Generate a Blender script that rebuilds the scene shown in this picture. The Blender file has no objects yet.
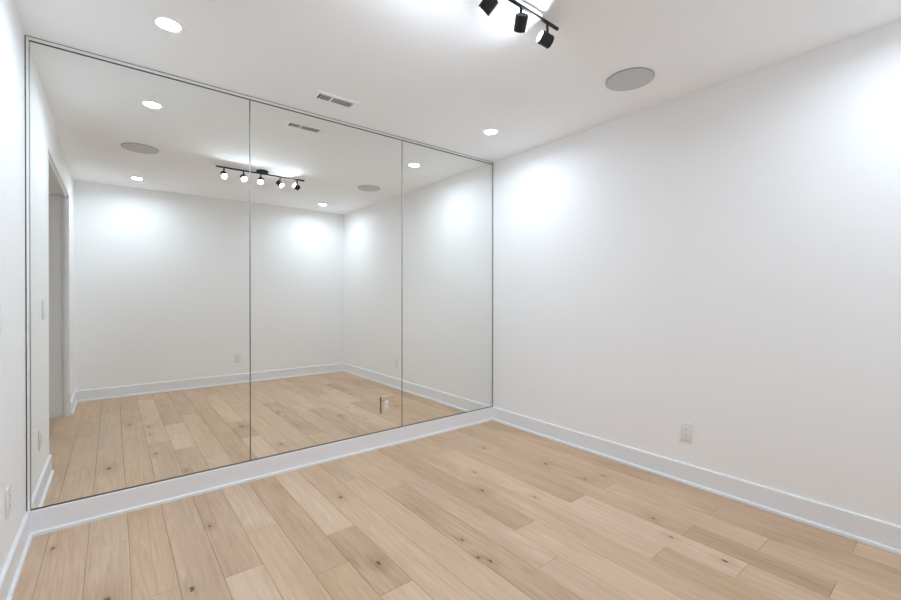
import bpy, bmesh, math, random
from mathutils import Vector, Matrix

random.seed(7)
SC = bpy.context.scene
C = SC.collection

# ---------------------------------------------------------------- measures (metres)
XL, XR = -0.333, 2.8205          # left / right wall faces
YB, YW = -0.4255, 2.9075          # back wall face / wall behind the mirrors
YG = 2.9003                     # silvered face of the mirrors
H = 2.44
WT = 0.16                       # wall thickness
OY0, OY1, OZ = 0.236, 1.955, 2.158   # opening in the left wall
BH = 0.1245                      # baseboard height

# ---------------------------------------------------------------- materials
def new_mat(name):
    m = bpy.data.materials.new(name); m.use_nodes = True
    nt = m.node_tree
    return m, nt, nt.nodes['Principled BSDF']

def paint(name, col, rough=0.6, bump=0.0, scale=400, spec=0.4, var=0.0):
    m, nt, b = new_mat(name)
    b.inputs['Base Color'].default_value = (*col, 1)
    b.inputs['Roughness'].default_value = rough
    b.inputs['Specular IOR Level'].default_value = spec
    tc = nt.nodes.new('ShaderNodeTexCoord')
    n = nt.nodes.new('ShaderNodeTexNoise'); n.inputs['Scale'].default_value = scale
    n.inputs['Detail'].default_value = 3
    nt.links.new(tc.outputs['Object'], n.inputs['Vector'])
    if bump:
        bp = nt.nodes.new('ShaderNodeBump'); bp.inputs['Strength'].default_value = bump
        bp.inputs['Distance'].default_value = 0.0008
        nt.links.new(n.outputs['Fac'], bp.inputs['Height'])
        nt.links.new(bp.outputs['Normal'], b.inputs['Normal'])
    if var:
        n2 = nt.nodes.new('ShaderNodeTexNoise'); n2.inputs['Scale'].default_value = 1.3
        nt.links.new(tc.outputs['Object'], n2.inputs['Vector'])
        mx = nt.nodes.new('ShaderNodeMix'); mx.data_type = 'RGBA'
        mx.inputs[6].default_value = (*col, 1)
        mx.inputs[7].default_value = (*[c * (1 - var) for c in col], 1)
        nt.links.new(n2.outputs['Fac'], mx.inputs[0])
        nt.links.new(mx.outputs[2], b.inputs['Base Color'])
    return m

def metal(name, col, rough, bump=0.0):
    m = paint(name, col, rough, bump, 900)
    b = m.node_tree.nodes['Principled BSDF']; b.inputs['Metallic'].default_value = 1
    return m

def emit(name, col, strength):
    m, nt, b = new_mat(name)
    b.inputs['Base Color'].default_value = (0.9, 0.9, 0.9, 1)
    b.inputs['Roughness'].default_value = 0.4
    b.inputs['Emission Color'].default_value = (*col, 1)
    b.inputs['Emission Strength'].default_value = strength
    return m

WALL = paint('wall_paint', (0.905, 0.910, 0.915), 0.62, 0.12, 350, 0.35)
CEIL = paint('ceiling_paint', (0.950, 0.962, 0.974), 0.8, 0.08, 300, 0.2)
TRIM = paint('trim_semi_gloss', (0.84, 0.86, 0.89), 0.32, 0.03, 200, 0.5)
PLAST = paint('white_plastic', (0.86, 0.86, 0.86), 0.35, 0.0, 200, 0.5)
PLATE = paint('plate_plastic', (0.80, 0.80, 0.80), 0.35, 0.0, 200, 0.5)
SLOT = paint('dark_slot', (0.10, 0.10, 0.10), 0.6)
VENTW = paint('vent_enamel', (0.935, 0.942, 0.945), 0.4)
DUCT_SHADE = paint('duct_shade_black', (0.012, 0.012, 0.012), 0.8)  # near-black paint in place of the shade inside the duct
BLACK = paint('black_powder_coat', (0.012, 0.012, 0.013), 0.42, 0.1, 800, 0.4)
BAFFLE = paint('inner_baffle', (0.05, 0.05, 0.05), 0.5)
GAP = paint('seam_shadow_backing', (0.10, 0.10, 0.10), 0.7)
ALU = metal('satin_aluminium', (0.93, 0.93, 0.93), 0.22, 0.02)
GREYB = metal('bottom_rail_grey', (0.24, 0.23, 0.21), 0.35)
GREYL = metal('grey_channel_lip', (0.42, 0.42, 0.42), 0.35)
SILV = metal('silver_lip', (0.72, 0.72, 0.72), 0.3)
GAPSHADE = metal('channel_gap_shade', (0.13, 0.13, 0.125), 0.4)  # dark tone that paints the shade in the channel's gaps
SPK = paint('speaker_grille', (0.60, 0.60, 0.595), 0.6, 0.5, 1500, 0.3)
SPKR = paint('speaker_rim_shade', (0.40, 0.40, 0.40), 0.6)  # darker rim paints in the thin shadow gap round the grille
DISC = emit('downlight_lens', (0.85, 0.985, 1.125), 12.0)
BULB = emit('spot_lens', (0.85, 0.985, 1.125), 36.0)
MIRROR, nt, b = new_mat('mirror_silver')
b.inputs['Metallic'].default_value = 1
b.inputs['Roughness'].default_value = 0.0
b.inputs['Base Color'].default_value = (0.893, 0.903, 0.878, 1)
EDGE = metal('mirror_arris', (0.55, 0.57, 0.55), 0.25)

KNOTS = [(-.221,2.694,.011),(-.023,2.10,.019),(.246,1.975,.012),(.384,2.457,.008),(1.037,2.334,.012),
         (.913,1.656,.012),(2.242,2.402,.010),(2.37,1.908,.014),(1.745,1.885,.013),(1.927,1.632,.009),
         (1.887,2.115,.009),(2.374,1.597,.010),(1.285,1.413,.010),(1.316,1.563,.008),(2.508,1.548,.009),
         (2.236,1.087,.008),(2.13,.948,.008),(2.124,.713,.011),(.119,.97,.014),(.248,1.144,.015),
         (.248,1.40,.010),(1.308,1.36,.010)]

def wood():
    m, nt, b = new_mat('white_oak_planks')
    N, L = nt.nodes, nt.links
    def n(t, **k):
        x = N.new(t)
        for a, v in k.items(): setattr(x, a, v)
        return x
    def math_(op, a, c=None, clamp=False):
        x = n('ShaderNodeMath', operation=op, use_clamp=clamp)
        for i, v in enumerate((a, c)):
            if v is None: continue
            if isinstance(v, (int, float)): x.inputs[i].default_value = v
            else: L.new(v, x.inputs[i])
        return x.outputs[0]
    tc = n('ShaderNodeTexCoord'); at = n('ShaderNodeAttribute', attribute_name='plank')
    sep = n('ShaderNodeSeparateColor'); L.new(at.outputs['Color'], sep.inputs[0])
    tone, off, hue = sep.outputs[0], sep.outputs[1], sep.outputs[2]
    # knot field
    fld = None; warp = None
    for kx, ky, r in KNOTS:
        mp = n('ShaderNodeMapping'); mp.inputs['Scale'].default_value = (1 / r, .52 / r, 0)
        mp.inputs['Location'].default_value = (-kx / r, -ky * .52 / r, 0)
        L.new(tc.outputs['Object'], mp.inputs['Vector'])
        ln = n('ShaderNodeVectorMath', operation='LENGTH'); L.new(mp.outputs[0], ln.inputs[0])
        fld = ln.outputs['Value'] if fld is None else math_('MINIMUM', fld, ln.outputs['Value'])
    wn = n('ShaderNodeTexNoise'); wn.inputs['Scale'].default_value = 110; wn.inputs['Detail'].default_value = 3
    L.new(tc.outputs['Object'], wn.inputs['Vector'])
    fldn = math_('ADD', fld, math_('MULTIPLY', math_('SUBTRACT', wn.outputs['Fac'], .5), 1.6))
    core = n('ShaderNodeMapRange', interpolation_type='SMOOTHSTEP')
    L.new(fldn, core.inputs['Value'])
    core.inputs['From Min'].default_value = 1.05; core.inputs['From Max'].default_value = .25
    halo = n('ShaderNodeMapRange', interpolation_type='SMOOTHSTEP')
    L.new(fldn, halo.inputs['Value'])
    halo.inputs['From Min'].default_value = 5.5; halo.inputs['From Max'].default_value = 0.6
    # plank-shifted coordinate
    cmb = n('ShaderNodeCombineXYZ')
    L.new(math_('MULTIPLY', off, 3.7), cmb.inputs[0]); L.new(math_('MULTIPLY', off, 23.0), cmb.inputs[1])
    L.new(math_('MULTIPLY', off, 11.0), cmb.inputs[2])
    add = n('ShaderNodeVectorMath', operation='ADD')
    L.new(tc.outputs['Object'], add.inputs[0]); L.new(cmb.outputs[0], add.inputs[1])
    def noise(scale, s, detail=4, dist=0.0, rough=.55):
        mp = n('ShaderNodeMapping'); mp.inputs['Scale'].default_value = scale
        L.new(add.outputs[0], mp.inputs['Vector'])
        x = n('ShaderNodeTexNoise'); x.inputs['Scale'].default_value = s
        x.inputs['Detail'].default_value = detail; x.inputs['Distortion'].default_value = dist
        x.inputs['Roughness'].default_value = rough
        L.new(mp.outputs[0], x.inputs['Vector']); return x.outputs['Fac']
    streak = noise((34, 1.1, 1), 1.6, 5, .5)
    pores = noise((300, 9, 1), 1.0, 3, 0)
    broad = noise((5, 1.1, 1), 1.2, 3, .8)
    # cathedral figure: rings of a very stretched distance field
    fig = noise((7.0, .42, 1), 1.25, 2, .3, .4)
    ring = math_('SINE', math_('MULTIPLY', fig, 90.0))
    ring = math_('POWER', math_('ADD', math_('MULTIPLY', ring, .5), .5), 2.0)
    figmask = n('ShaderNodeMapRange'); L.new(broad, figmask.inputs['Value'])
    figmask.inputs['From Min'].default_value = .42; figmask.inputs['From Max'].default_value = .68
    ring = math_('MULTIPLY', ring, figmask.outputs[0])
    v = math_('ADD', math_('MULTIPLY', math_('SUBTRACT', tone, .5), .62), .5)
    v = math_('ADD', v, math_('MULTIPLY', math_('SUBTRACT', streak, .5), .50))
    v = math_('ADD', v, math_('MULTIPLY', math_('SUBTRACT', pores, .5), .45))
    v = math_('ADD', v, math_('MULTIPLY', math_('SUBTRACT', broad, .5), .75))
    v = math_('SUBTRACT', v, math_('MULTIPLY', ring, .16))
    v = math_('SUBTRACT', v, math_('MULTIPLY', halo.outputs[0], .17), True)
    cr = n('ShaderNodeValToRGB'); L.new(v, cr.inputs[0])
    e = cr.color_ramp.elements
    e[0].position = 0.0; e[0].color = (.335, .205, .115, 1)
    e[1].position = 1.0; e[1].color = (.745, .560, .400, 1)
    a = e.new(.35); a.color = (.495, .335, .212, 1)
    a = e.new(.62); a.color = (.605, .430, .290, 1)
    hs = n('ShaderNodeHueSaturation')
    L.new(math_('ADD', math_('MULTIPLY', math_('SUBTRACT', hue, .5), .003), .5), hs.inputs['Hue'])
    L.new(math_('ADD', math_('MULTIPLY', math_('SUBTRACT', hue, .5), .10), SAT), hs.inputs['Saturation'])
    hs.inputs['Value'].default_value = 1.08
    L.new(cr.outputs[0], hs.inputs['Color'])
    mx = n('ShaderNodeMix', data_type='RGBA'); L.new(core.outputs[0], mx.inputs[0])
    L.new(hs.outputs[0], mx.inputs[6]); mx.inputs[7].default_value = (.13, .075, .045, 1)
    L.new(mx.outputs[2], b.inputs['Base Color'])
    L.new(math_('ADD', math_('MULTIPLY', streak, .12), .40), b.inputs['Roughness'])
    b.inputs['Specular IOR Level'].default_value = .35
    bp = n('ShaderNodeBump'); bp.inputs['Strength'].default_value = .18; bp.inputs['Distance'].default_value = .0006
    L.new(math_('ADD', streak, math_('MULTIPLY', pores, .6)), bp.inputs['Height'])
    L.new(bp.outputs['Normal'], b.inputs['Normal'])
    return m
SAT = .96
WOOD = wood()

# ---------------------------------------------------------------- helpers
def box(bm, x0, x1, y0, y1, z0, z1, mi=0):
    vs = [bm.verts.new((x, y, z)) for x in (x0, x1) for y in (y0, y1) for z in (z0, z1)]
    for f in ((0,1,3,2),(4,6,7,5),(0,4,5,1),(2,3,7,6),(0,2,6,4),(1,5,7,3)):
        fc = bm.faces.new([vs[i] for i in f]); fc.material_index = mi
    return vs

def bevel(bm, w, seg=2):
    bmesh.ops.bevel(bm, geom=list(bm.edges), offset=w, segments=seg, affect='EDGES', profile=.5)

def obj(name, bm, mat, parent=None, smooth=False, loc=None, M=None):
    bmesh.ops.recalc_face_normals(bm, faces=list(bm.faces))
    if M is not None: bmesh.ops.transform(bm, matrix=M, verts=list(bm.verts))
    me = bpy.data.meshes.new(name); bm.to_mesh(me); bm.free()
    for mm in (mat if isinstance(mat, (list, tuple)) else [mat]): me.materials.append(mm)
    o = bpy.data.objects.new(name, me); C.objects.link(o)
    if parent: o.parent = parent
    if loc: o.location = loc
    if smooth:
        for p in me.polygons: p.use_smooth = True
        try: me.set_sharp_from_angle(angle=math.radians(35))
        except Exception: pass
    return o

def thing(name, label, cat, loc, rz=0, group=None):
    o = bpy.data.objects.new(name, None); C.objects.link(o)
    o.empty_display_size = .05
    o.location = loc; o.rotation_euler = (0, 0, rz)
    o['label'] = label; o['category'] = cat
    if group: o['group'] = group
    return o

def struct(name, bm, mat, label, cat, parent=None, smooth=False):
    o = obj(name, bm, mat, parent, smooth)
    if parent is None: o['kind'] = 'structure'; o['label'] = label; o['category'] = cat
    return o

def dup(root, loc, rz, label):
    def cp(o, par):
        c = o.copy(); C.objects.link(c)
        if par: c.parent = par
        for ch in [x for x in C.objects if x.parent == o]: cp(ch, c)
        return c
    r = cp(root, None); r.location = loc; r.rotation_euler = (0, 0, rz); r['label'] = label
    return r

def lathe(bm, prof, seg=48, cx=0, cy=0):
    """prof = [(r, z), ...] turned about z; r == 0 closes to a point"""
    rings = []
    for r, z in prof:
        if r < 1e-6: rings.append([bm.verts.new((cx, cy, z))])
        else: rings.append([bm.verts.new((cx + r*math.cos(2*math.pi*i/seg), cy + r*math.sin(2*math.pi*i/seg), z)) for i in range(seg)])
    for a, c in zip(rings, rings[1:]):
        for i in range(seg):
            j = (i + 1) % seg
            if len(a) == 1 and len(c) == 1: break
            if len(a) == 1: bm.faces.new((a[0], c[i], c[j]))
            elif len(c) == 1: bm.faces.new((a[i], a[j], c[0]))
            else: bm.faces.new((a[i], a[j], c[j], c[i]))

def tube(bm, p, q, r, seg=20):
    p, q = Vector(p), Vector(q); d = q - p; Lh = d.length
    b2 = bmesh.new(); e = min(r * .3, .002)
    lathe(b2, [(0, 0), (r - e, 0), (r, e), (r, Lh - e), (r - e, Lh), (0, Lh)], seg)
    M = Matrix.Translation(p) @ d.to_track_quat('Z', 'Y').to_matrix().to_4x4()
    bmesh.ops.transform(b2, matrix=M, verts=list(b2.verts))
    me = bpy.data.meshes.new('tmp'); b2.to_mesh(me); b2.free(); bm.from_mesh(me); bpy.data.meshes.remove(me)

# ---------------------------------------------------------------- room shell
HX = -1.75                       # far side of the hallway beyond the opening
# ceiling (with cut-outs left closed; fittings are surface-trimmed) 
bm = bmesh.new(); box(bm, HX - .1, XR + .12, YB - .12, YW + .12, H, H + .12)
struct('ceiling', bm, CEIL, 'smooth white painted ceiling over the whole room', 'ceiling')
bm = bmesh.new(); box(bm, XR, XR + .12, YB - .12, YW + .12, -.10, H)
struct('wall_right', bm, WALL, 'long plain white wall to the right of the mirrors', 'wall')
bm = bmesh.new(); box(bm, XL - WT, XR, YW, YW + .12, -.10, H)
struct('wall_front', bm, WALL, 'wall that carries the three tall mirror panels', 'wall')
bm = bmesh.new(); box(bm, XL - WT, XR, YB - .12, YB, -.10, H)
struct('wall_back', bm, WALL, 'plain white wall opposite the mirrors, seen reflected in them', 'wall')
bm = bmesh.new()
box(bm, XL - WT, XL, YB, OY0, -.10, H)
box(bm, XL - WT, XL, OY1, YW, -.10, H)
box(bm, XL - WT, XL, OY0, OY1, OZ, H)
struct('wall_left', bm, WALL, 'narrow white wall left of the mirrors with a wide doorless opening', 'wall')
# hallway beyond the opening
bm = bmesh.new()
box(bm, HX - .1, HX, YB - .12, YW + .12, -.10, H)
box(bm, HX, XL - WT, YB - .12, YB, -.10, H)
box(bm, HX, XL - WT, YW, YW + .12, -.10, H)
struct('wall_hallway', bm, WALL, 'dim white hallway walls beyond the opening in the left wall', 'wall')

# frame lining the opening: lining boards plus a proud strip at the room side
bm = bmesh.new(); T = .014
box(bm, XL - WT, XL + .001, OY0, OY0 + T, 0, OZ - T)
box(bm, XL - WT, XL + .001, OY1 - T, OY1, 0, OZ - T)
box(bm, XL - WT, XL + .001, OY0, OY1, OZ - T, OZ)
s = .018
box(bm, XL - .042, XL - .014, OY0 + T, OY0 + T + s, 0, OZ - T)
box(bm, XL - .042, XL - .014, OY1 - T - s, OY1 - T, 0, OZ - T)
box(bm, XL - .042, XL - .014, OY0 + T, OY1 - T, OZ - T - s, OZ - T)
struct('door_1', bm, TRIM, 'pale painted frame lining the wide doorless opening in the left wall', 'door frame')

# floor: every plank a bevelled board, one mesh
J = {-1:[1.17,2.0], 0:[.35,1.62,2.575], 1:[.9,2.02], 2:[-.1,1.68], 3:[.3,1.19,1.965], 4:[.9,2.27], 5:[.3,1.75],
     6:[.1,1.47,2.005], 7:[.75], 8:[.6,2.519], 9:[.02,.926,2.25], 10:[.1,1.195,2.6], 11:[.4,1.462], 12:[.6,2.05],
     13:[.925,2.515], 14:[.643,1.462], 15:[.374,.922,2.3], 16:[.646,1.442], 17:[.1,.915,2.62], 18:[.374,1.9],
     -2:[.6,1.8]}
TN = {-1:[.0,.3,-.1], 0:[-.2,.1,.1,.1], 1:[-.1,.15,0], 2:[.0,.5,-.15], 3:[0,-.35,.6,-.3], 4:[-.3,.45,.0], 5:[-.1,-.15,-.25],
      6:[-.2,.5,-.5,.65], 7:[.1,.15], 8:[-.1,.2,-.15], 9:[.1,.1,-.7,.15], 10:[.1,.2,-.05,0], 11:[.2,.5,-.5], 12:[.05,-.1,0],
      13:[-.3,.55,-.1], 14:[.05,.6,-.3], 15:[.35,-.6,-.25,0], 16:[0,.3,-.25], 17:[.1,-.3,.15,0], 18:[.3,-.35,-.3], -2:[.1,.2,0]}
bm = bmesh.new(); lay = bm.loops.layers.float_color.new('plank')
y_lo, y_hi = YB - .03, YW + .02
k0 = int(math.floor((HX + .095) / .152)) - 1
for k in range(k0, 21):
    xa = -.095 + .152 * k; xb = xa + .152
    if k == 19: pass
    if xa > XR + .02: continue
    xb2 = min(xb, XR + .02)
    js = J.get(k) or sorted(random.uniform(-.2, 2.8) for _ in range(2))
    ys = [y_lo] + sorted(js) + [y_hi]
    tn = TN.get(k)
    for i in range(len(ys) - 1):
        t = tn[i] if tn and i < len(tn) else random.uniform(-.4, .4)
        tone = .5 + t * .42; offv = random.random(); hue = random.random()
        a, c2, d, e = xa, xb2, ys[i], ys[i+1]
        g, bv = .0004, .0013
        top = [bm.verts.new(p) for p in ((a+g+bv,d+g+bv,0),(c2-g-bv,d+g+bv,0),(c2-g-bv,e-g-bv,0),(a+g+bv,e-g-bv,0))]
        mid = [bm.verts.new(p) for p in ((a+g,d+g,-.0012),(c2-g,d+g,-.0012),(c2-g,e-g,-.0012),(a+g,e-g,-.0012))]
        bot = [bm.verts.new(p) for p in ((a+g,d+g,-.012),(c2-g,d+g,-.012),(c2-g,e-g,-.012),(a+g,e-g,-.012))]
        fs = [bm.faces.new(top)]
        for u in range(4):
            w = (u + 1) % 4
            fs.append(bm.faces.new((mid[u], mid[w], top[w], top[u])))
            fs.append(bm.faces.new((bot[u], bot[w], mid[w], mid[u])))
        for f in fs:
            for lp in f.loops: lp[lay] = (tone, offv, hue, 1)
nf = len(bm.faces)
SUB = paint('subfloor_dark', (.05, .035, .025), .9)
vs = box(bm, HX - .1, XR + .12, YB - .12, YW + .12, -.10, -.012, 1)
struct('floor', bm, [WOOD, SUB], 'light oak wide plank floor running towards the mirrors', 'floor')

# baseboards: board with eased top and a small shoe moulding, mitred at room corners
PROF = [(0, 0), (.0255, 0), (.0255, .0120), (.0245, .0155), (.0220, .0180), (.0180, .0190), (.0135, .0192),
        (.0135, BH - .0045), (.0100, BH - .0010), (.0085, BH), (0, BH)]
def run(bm, p, q, nrm, m0=1, m1=1):
    """p->q along the wall foot, nrm into the room, m = 1 mitre at that end, 0 square"""
    p, q = Vector(p), Vector(q); d = (q - p).normalized(); nrm = Vector(nrm)
    A = [bm.verts.new((*(p + nrm*o + d*(o*m0)), z)) for o, z in PROF]
    B = [bm.verts.new((*(q + nrm*o - d*(o*m1)), z)) for o, z in PROF]
    for i in range(len(A)):
        j = (i + 1) % len(A); bm.faces.new((A[i], A[j], B[j], B[i]))
    bm.faces.new(A); bm.faces.new(list(reversed(B)))
bm = bmesh.new(); run(bm, (XR, YB), (XR, YW), (-1, 0)); struct('baseboard_right', bm, TRIM, 'white baseboard along the foot of the right wall', 'baseboard')
bm = bmesh.new(); run(bm, (XL, YB), (XR, YB), (0, 1)); struct('baseboard_back', bm, TRIM, 'white baseboard at the foot of the reflected back wall', 'baseboard')
bm = bmesh.new(); run(bm, (XL, YW), (XR, YW), (0, -1)); struct('baseboard_front', bm, TRIM, 'white baseboard running under the three mirror panels', 'baseboard')
bm = bmesh.new(); run(bm, (XL, YB), (XL, OY0), (1, 0), 1, 0); run(bm, (XL, OY1), (XL, YW), (1, 0), 0, 1)
struct('baseboard_left', bm, TRIM, 'white baseboard along the left wall on both sides of the opening', 'baseboard')
bm = bmesh.new(); run(bm, (HX, YB), (HX, YW), (1, 0)); run(bm, (XL - WT, YB), (XL - WT, OY0), (-1, 0), 1, 0)
run(bm, (XL - WT, OY1), (XL - WT, YW), (-1, 0), 0, 1)
run(bm, (HX, YB), (XL - WT, YB), (0, 1)); run(bm, (HX, YW), (XL - WT, YW), (0, -1))
struct('baseboard_hallway', bm, TRIM, 'white baseboard in the hallway beyond the opening', 'baseboard')

# ---------------------------------------------------------------- mirrors
MZ0, MZ1 = BH + .004, 2.417
seams = [-.3175, .682, 1.8115, 2.8105]
MLAB = ['tall mirror panel next to the left wall, reflecting the doorless opening',
        'widest mirror panel in the middle, with a small outlet plate set near its lower right',
        'mirror panel at the right end, meeting the long right wall']
pg = 'mirror panels covering the front wall'
for i in range(3):
    xa, xb = seams[i] + (.0016 if i else 0), seams[i+1] - (.0016 if i < 2 else 0)
    bm = bmesh.new(); y0, y1 = YG, YW - .0012
    ch = .0028
    f0 = [bm.verts.new(p) for p in ((xa+ch,y0,MZ0+ch),(xb-ch,y0,MZ0+ch),(xb-ch,y0,MZ1-ch),(xa+ch,y0,MZ1-ch))]
    f1 = [bm.verts.new(p) for p in ((xa,y0+.002,MZ0),(xb,y0+.002,MZ0),(xb,y0+.002,MZ1),(xa,y0+.002,MZ1))]
    f2 = [bm.verts.new(p) for p in ((xa,y1,MZ0),(xb,y1,MZ0),(xb,y1,MZ1),(xa,y1,MZ1))]
    bm.faces.new(f0); bm.faces.new(f2)
    for u in range(4):
        w = (u+1) % 4
        bm.faces.new((f0[u],f0[w],f1[w],f1[u])).material_index = 1
        bm.faces.new((f1[u],f1[w],f2[w],f2[u])).material_index = 1
    o = obj('wall_mirror', bm, [MIRROR, EDGE])
    o['label'] = MLAB[i]; o['category'] = 'mirror'; o['group'] = pg
# metal channel round the mirrors
t = thing('mirror_channel', 'slim metal channel trim edging the wall of mirrors on all four sides', 'mirror trim', ((XL+XR)/2, YW, BH))
def L_(bm, x0, x1, z0, z1, y0, y1, o=t): box(bm, x0 - o.location.x, x1 - o.location.x, y0 - YW, y1 - YW, z0 - BH, z1 - BH)
yf = YG - .003
x0, x1, zt = seams[0], seams[3], MZ1
def rail(name, a, b_, c, d, mat, y0=yf):
    bm = bmesh.new(); L_(bm, a, b_, c, d, y0, YW - .001); return obj(name, bm, mat, t)
rail('side_rail', XL + .0050, x0 - .0015, BH + .002, H - .0040, ALU)
rail('shadow_gap_strip', XL + .0005, XL + .0050, BH + .002, H - .0005, GAPSHADE, yf + .001)  # dark strip painting the shadow gap between channel and left wall
rail('inner_edge_strip', x0 - .0015, x0 - .0003, BH + .004, zt + .0035, SILV, yf + .001)
rail('top_rail', x0 - .0015, XR - .0085, zt + .0035, H - .0040, ALU)
rail('shadow_gap_strip', XL + .0050, XR - .0008, H - .0040, H - .0003, GAPSHADE, yf + .001)  # shadow gap under the ceiling, painted as a dark strip
rail('inner_edge_strip', x0 - .0003, XR - .0085, zt + .0003, zt + .0035, GAPSHADE, yf + .001)  # shaded gap between glass and top rail, painted as a dark strip
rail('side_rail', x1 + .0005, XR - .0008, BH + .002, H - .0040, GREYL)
rail('bottom_rail', x0 - .0030, x1, BH - .0004, BH + .0036, GREYB)
bm = bmesh.new()
for sx in (seams[1], seams[2]): L_(bm, sx - .003, sx + .003, BH + .004, 2.411, YW - .0011, YW - .0002)
obj('seam_backing', bm, GAP, t)

# ---------------------------------------------------------------- wall plates (front faces local -Y)
def receptacle(parent, z, mat, r=.0170, y=-.0065):
    bm = bmesh.new()
    pts = []
    for i in range(28):
        a = 2*math.pi*i/28
        pts.append((r*math.cos(a), max(-.0142, min(.0142, r*math.sin(a)))))
    fr = [bm.verts.new((x, y - .002, z + zz)) for x, zz in pts]
    bk = [bm.verts.new((x, y + .003, z + zz)) for x, zz in pts]
    bm.faces.new(fr); bm.faces.new(list(reversed(bk)))
    for i in range(28): bm.faces.new((fr[i], bk[i], bk[(i+1)%28], fr[(i+1)%28]))
    o = obj('receptacle', bm, mat, parent)
    bm = bmesh.new()
    for dx, hh in ((-.0063, .0042), (.0063, .0034)):
        box(bm, dx - .0011, dx + .0011, y - .0026, y - .0015, z + .004 - hh, z + .004 + hh)
    b2 = bmesh.new(); lathe(b2, [(0, 0), (.0026, 0), (.0026, .001), (0, .001)], 14)
    M = Matrix.Translation((0, y - .0026 + .001, z - .0072)) @ Matrix.Rotation(math.pi/2, 4, 'X')
    bmesh.ops.transform(b2, matrix=M, verts=list(b2.verts))
    me = bpy.data.meshes.new('tmp'); b2.to_mesh(me); b2.free(); bm.from_mesh(me); bpy.data.meshes.remove(me)
    obj('slots', bm, SLOT, o)
    return o
def screw(parent, z, y, mat):
    bm = bmesh.new(); lathe(bm, [(0, 0), (.0032, 0), (.0026, .0012), (0, .0016)], 16)
    return obj('screw', bm, mat, parent, True, M=Matrix.Translation((0, y, z)) @ Matrix.Rotation(math.pi/2, 4, 'X'))
def outlet(label, loc, rz, group):
    t = thing('wall_outlet', label, 'outlet', loc, rz, group)
    bm = bmesh.new(); box(bm, -.035, .035, -.0065, -.0003, -.0575, .0575); bevel(bm, .0022, 3)
    obj('cover_plate', bm, PLATE, t, True)
    for z in (.0195, -.0195): receptacle(t, z, PLAST)
    screw(t, 0, -.0064, PLAST)
    return t
g = 'duplex outlets low on the painted walls'
o1 = outlet('white duplex outlet low on the long right wall above its baseboard', (XR, 1.161, .320), math.pi/2 * -1, g)
o1.rotation_euler = (0, 0, -math.pi/2)
dup(o1, (1.311, YB, .335), math.pi, 'white duplex outlet low on the back wall, seen reflected in the leftmost mirror')
dup(o1, (XL, 2.430, .352), math.pi/2, 'white duplex outlet low on the left wall just left of the mirrors')

t = thing('light_switch', 'white light switch on the left wall between opening and mirrors, seen reflected', 'light switch', (XL, 2.255, 1.09), math.pi/2)
bm = bmesh.new(); box(bm, -.035, .035, -.0065, -.0003, -.0575, .0575); bevel(bm, .0022, 3); obj('cover_plate', bm, PLATE, t, True)
bm = bmesh.new(); box(bm, -.0165, .0165, -.0085, -.004, -.033, .033); bevel(bm, .001, 2); obj('rocker', bm, PLAST, t, True)
for z in (.048, -.048): screw(t, z, -.0064, PLAST)

# outlet set in the middle mirror: mirror-finished oversize plate, white receptacle
mx_, mz_ = 1.6625, .330
t = thing('mirror_outlet', 'mirror-finished outlet plate set low in the middle mirror panel near its right seam', 'outlet', (mx_, YG, mz_), 0)
bm = bmesh.new(); box(bm, -.0445, .0445, -.012, -.0004, -.066, .066)
for f in bm.faces: f.material_index = 2
bm.faces.ensure_lookup_table()
bmesh.ops.recalc_face_normals(bm, faces=list(bm.faces))
for f in bm.faces:
    if f.normal.y < -.9: f.material_index = 0
    elif abs(f.normal.x) > .9: f.material_index = 1
PEDGE = paint('bronze_plate_edge', (.16, .115, .07), .5)
obj('cover_plate', bm, [MIRROR, PEDGE, MIRROR], t)
for z in (.0195, -.0195): receptacle(t, z, PLAST, .0165, -.012)
screw(t, 0, -.0118, ALU)

# ---------------------------------------------------------------- ceiling fittings
def downlight(label, loc):
    t = thing('recessed_downlight', label, 'ceiling light', loc, 0, 'recessed downlights in the ceiling')
    bm = bmesh.new()
    lathe(bm, [(.047, .0), (.0600, .0), (.0600, -.0018), (.0575, -.0042), (.0500, -.0046), (.0470, -.0028), (.047, 0)], 64)
    obj('trim_ring', bm, VENTW, t, True)
    bm = bmesh.new(); lathe(bm, [(0, -.0032), (.0469, -.0026), (.0469, -.0002), (0, -.0002)], 64)
    ln = obj('lens', bm, DISC, t, True)
    li = bpy.data.lights.new('lamp', 'AREA'); li.energy = 0.75; li.color = (.85, .985, 1.125)
    li.shape = 'DISK'; li.size = .088; li.spread = math.radians(165)
    lo = bpy.data.objects.new('lamp', li); C.objects.link(lo); lo.parent = t; lo.location = (0, 0, -.0045)
    return t
d = downlight('round recessed downlight near the mirrors at the left side of the ceiling', (.206, 2.370, H))
dup(d, (2.278, 2.370, H), 0, 'round recessed downlight near the corner of mirrors and right wall')
dup(d, (.205, .112, H), 0, 'round recessed downlight by back wall and opening, seen only in the left mirror')
dup(d, (2.282, .080, H), 0, 'round recessed downlight by back wall and right wall, seen only in the middle mirror')

def speaker(label, loc):
    t = thing('ceiling_speaker', label, 'speaker', loc, 0, 'round flush speakers in the ceiling')
    bm = bmesh.new(); lathe(bm, [(.1265, -.0002), (.1315, -.0002), (.1315, -.0050), (.1290, -.0066), (.1265, -.0062), (.1265, -.0002)], 72)
    obj('bezel', bm, SPKR, t, True)
    bm = bmesh.new(); lathe(bm, [(0, -.0066), (.1264, -.0062), (.1264, -.0004), (0, -.0004)], 72)
    obj('grille', bm, SPK, t, True)
    return t
s_ = speaker('round grey ceiling speaker near the right wall, right of the black track spotlights', (2.361, 1.292, H))
dup(s_, (.1856, 1.292, H), 0, 'round grey ceiling speaker by the left wall, seen only in the leftmost mirror')

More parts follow.
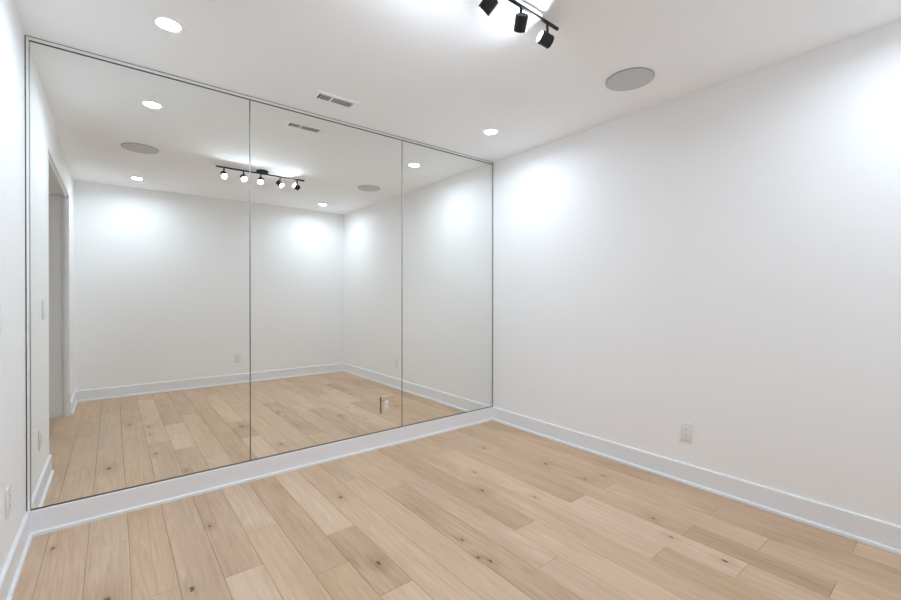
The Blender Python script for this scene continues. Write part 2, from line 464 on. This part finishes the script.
# air vent: enamel frame, cross louvres in two banks, flat black panel painting the duct's shade
t = thing('ceiling_vent', 'white rectangular ceiling air vent with dark slots beside the mirrors', 'air vent', (1.128, 2.618, H))
hx, hy, fx, fy = .113, .036, .147, .064
bm = bmesh.new()
for x0, x1, y0, y1 in ((-fx, fx, hy, fy), (-fx, fx, -fy, -hy), (-fx, -hx, -hy, hy), (hx, fx, -hy, hy)):
    box(bm, x0, x1, y0, y1, -.0045, -.0003)
obj('frame', bm, VENTW, t)
bm = bmesh.new(); box(bm, -hx, hx, -hy, hy, -.0010, -.0003); obj('duct_shade_panel', bm, DUCT_SHADE, t)
bm = bmesh.new()
pit = 2 * hx / 14.2                       # two banks of cross slots: five, a divider, eight
for i in range(1, 14):
    x = -hx + i * pit + (0 if i < 5 else (.6 * pit if i > 5 else .3 * pit))
    w = .0025 if i != 5 else .0085
    box(bm, x - w, x + w, -hy, hy, -.0044, -.0034)
obj('louvres', bm, VENTW, t)
for sx in (-1, 1):
    bm = bmesh.new(); tube(bm, (sx * .132, 0, -.0044), (sx * .132, 0, -.0058), .0035, 14)
    obj('screw', bm, VENTW, t, True)

# track light with five adjustable heads
TX, TY, TZ = 1.190, 1.235, H
t = thing('track_light', 'black ceiling track light with five small cylinder spotlights', 'track light', (TX, TY, TZ))
bm = bmesh.new(); lathe(bm, [(0, -.0002), (.057, -.0002), (.057, -.014), (.054, -.018), (.0, -.018)], 48); obj('canopy', bm, BLACK, t, True)
RZ = -.028
bm = bmesh.new(); tube(bm, (-.420, 0, RZ), (.426, 0, RZ), .0078, 20)
tube(bm, (0, 0, -.017), (0, 0, RZ), .010, 16); obj('rail', bm, BLACK, t, True)
def head(x, az, el, pz=-.062, back=.008):
    az, el = math.radians(az), math.radians(el)
    a = Vector((math.cos(az)*math.cos(el), math.sin(az)*math.cos(el), math.sin(el)))
    n = (Vector((0, 0, 1)) - a * a.z).normalized()
    piv = Vector((x, 0, pz))
    hr, hl = .0280, .062
    M = Matrix.Translation(piv - n * (hr + .003)) @ a.to_track_quat('Z', 'Y').to_matrix().to_4x4()
    bm = bmesh.new(); b0, b1 = -back, hl - back
    lathe(bm, [(0, b0), (hr - .004, b0), (hr, b0 + .004), (hr, b1 - .001), (hr - .0012, b1), (hr - .0030, b1), (hr - .0034, b1 - .010), (0, b1 - .010)], 40)
    h = obj('spotlight_head', bm, BLACK, t, True, M=M)
    bm = bmesh.new(); lathe(bm, [(0, b1 - .0035), (hr - .0045, b1 - .0050), (hr - .0040, b1 - .0095), (0, b1 - .0095)], 40)
    obj('lens', bm, BULB, h, True, M=M)
    bm = bmesh.new(); tube(bm, (x, 0, RZ), (x, 0, pz + .002), .0068, 14)
    tube(bm, piv - n * .006, piv + n * .004, .0080, 14); obj('stem', bm, BLACK, h, True)
head(-.350, 92, -38)
head(-.175, 90, -36)
head(-.016, 108, -38)
head(.175, 53, -42)
head(.350, 161, 17, -.076, .030)

# ---------------------------------------------------------------- camera
f_px = 424.574
F = Vector((0.62237001, 0.78271227, -0.00413101)).normalized()
R = Vector((0.78272060, -0.62237283, 0.00072245)).normalized()
U = R.cross(F).normalized(); R = F.cross(U).normalized()
cam = bpy.data.cameras.new('camera'); co = bpy.data.objects.new('camera', cam); C.objects.link(co)
cam.sensor_fit = 'HORIZONTAL'; cam.sensor_width = 36; cam.lens = f_px / 901 * 36
cam.shift_y = -(300 - 297.308) / 901; cam.clip_start = .02
M = Matrix((( R.x, U.x, -F.x, 0), (R.y, U.y, -F.y, 0), (R.z, U.z, -F.z, 1.1778), (0, 0, 0, 1)))
co.matrix_world = M
SC.camera = co

# ---------------------------------------------------------------- world, colour
w = bpy.data.worlds.new('world'); SC.world = w; w.use_nodes = True
w.node_tree.nodes['Background'].inputs[0].default_value = (.05, .05, .05, 1)
cy = SC.cycles
cy.max_bounces = 24; cy.diffuse_bounces = 20; cy.glossy_bounces = 8; cy.sample_clamp_indirect = 6
vs_ = SC.view_settings
vs_.view_transform = 'Standard'; vs_.look = 'None'; vs_.gamma = 1; vs_.use_curve_mapping = False
vs_.exposure = 2.82
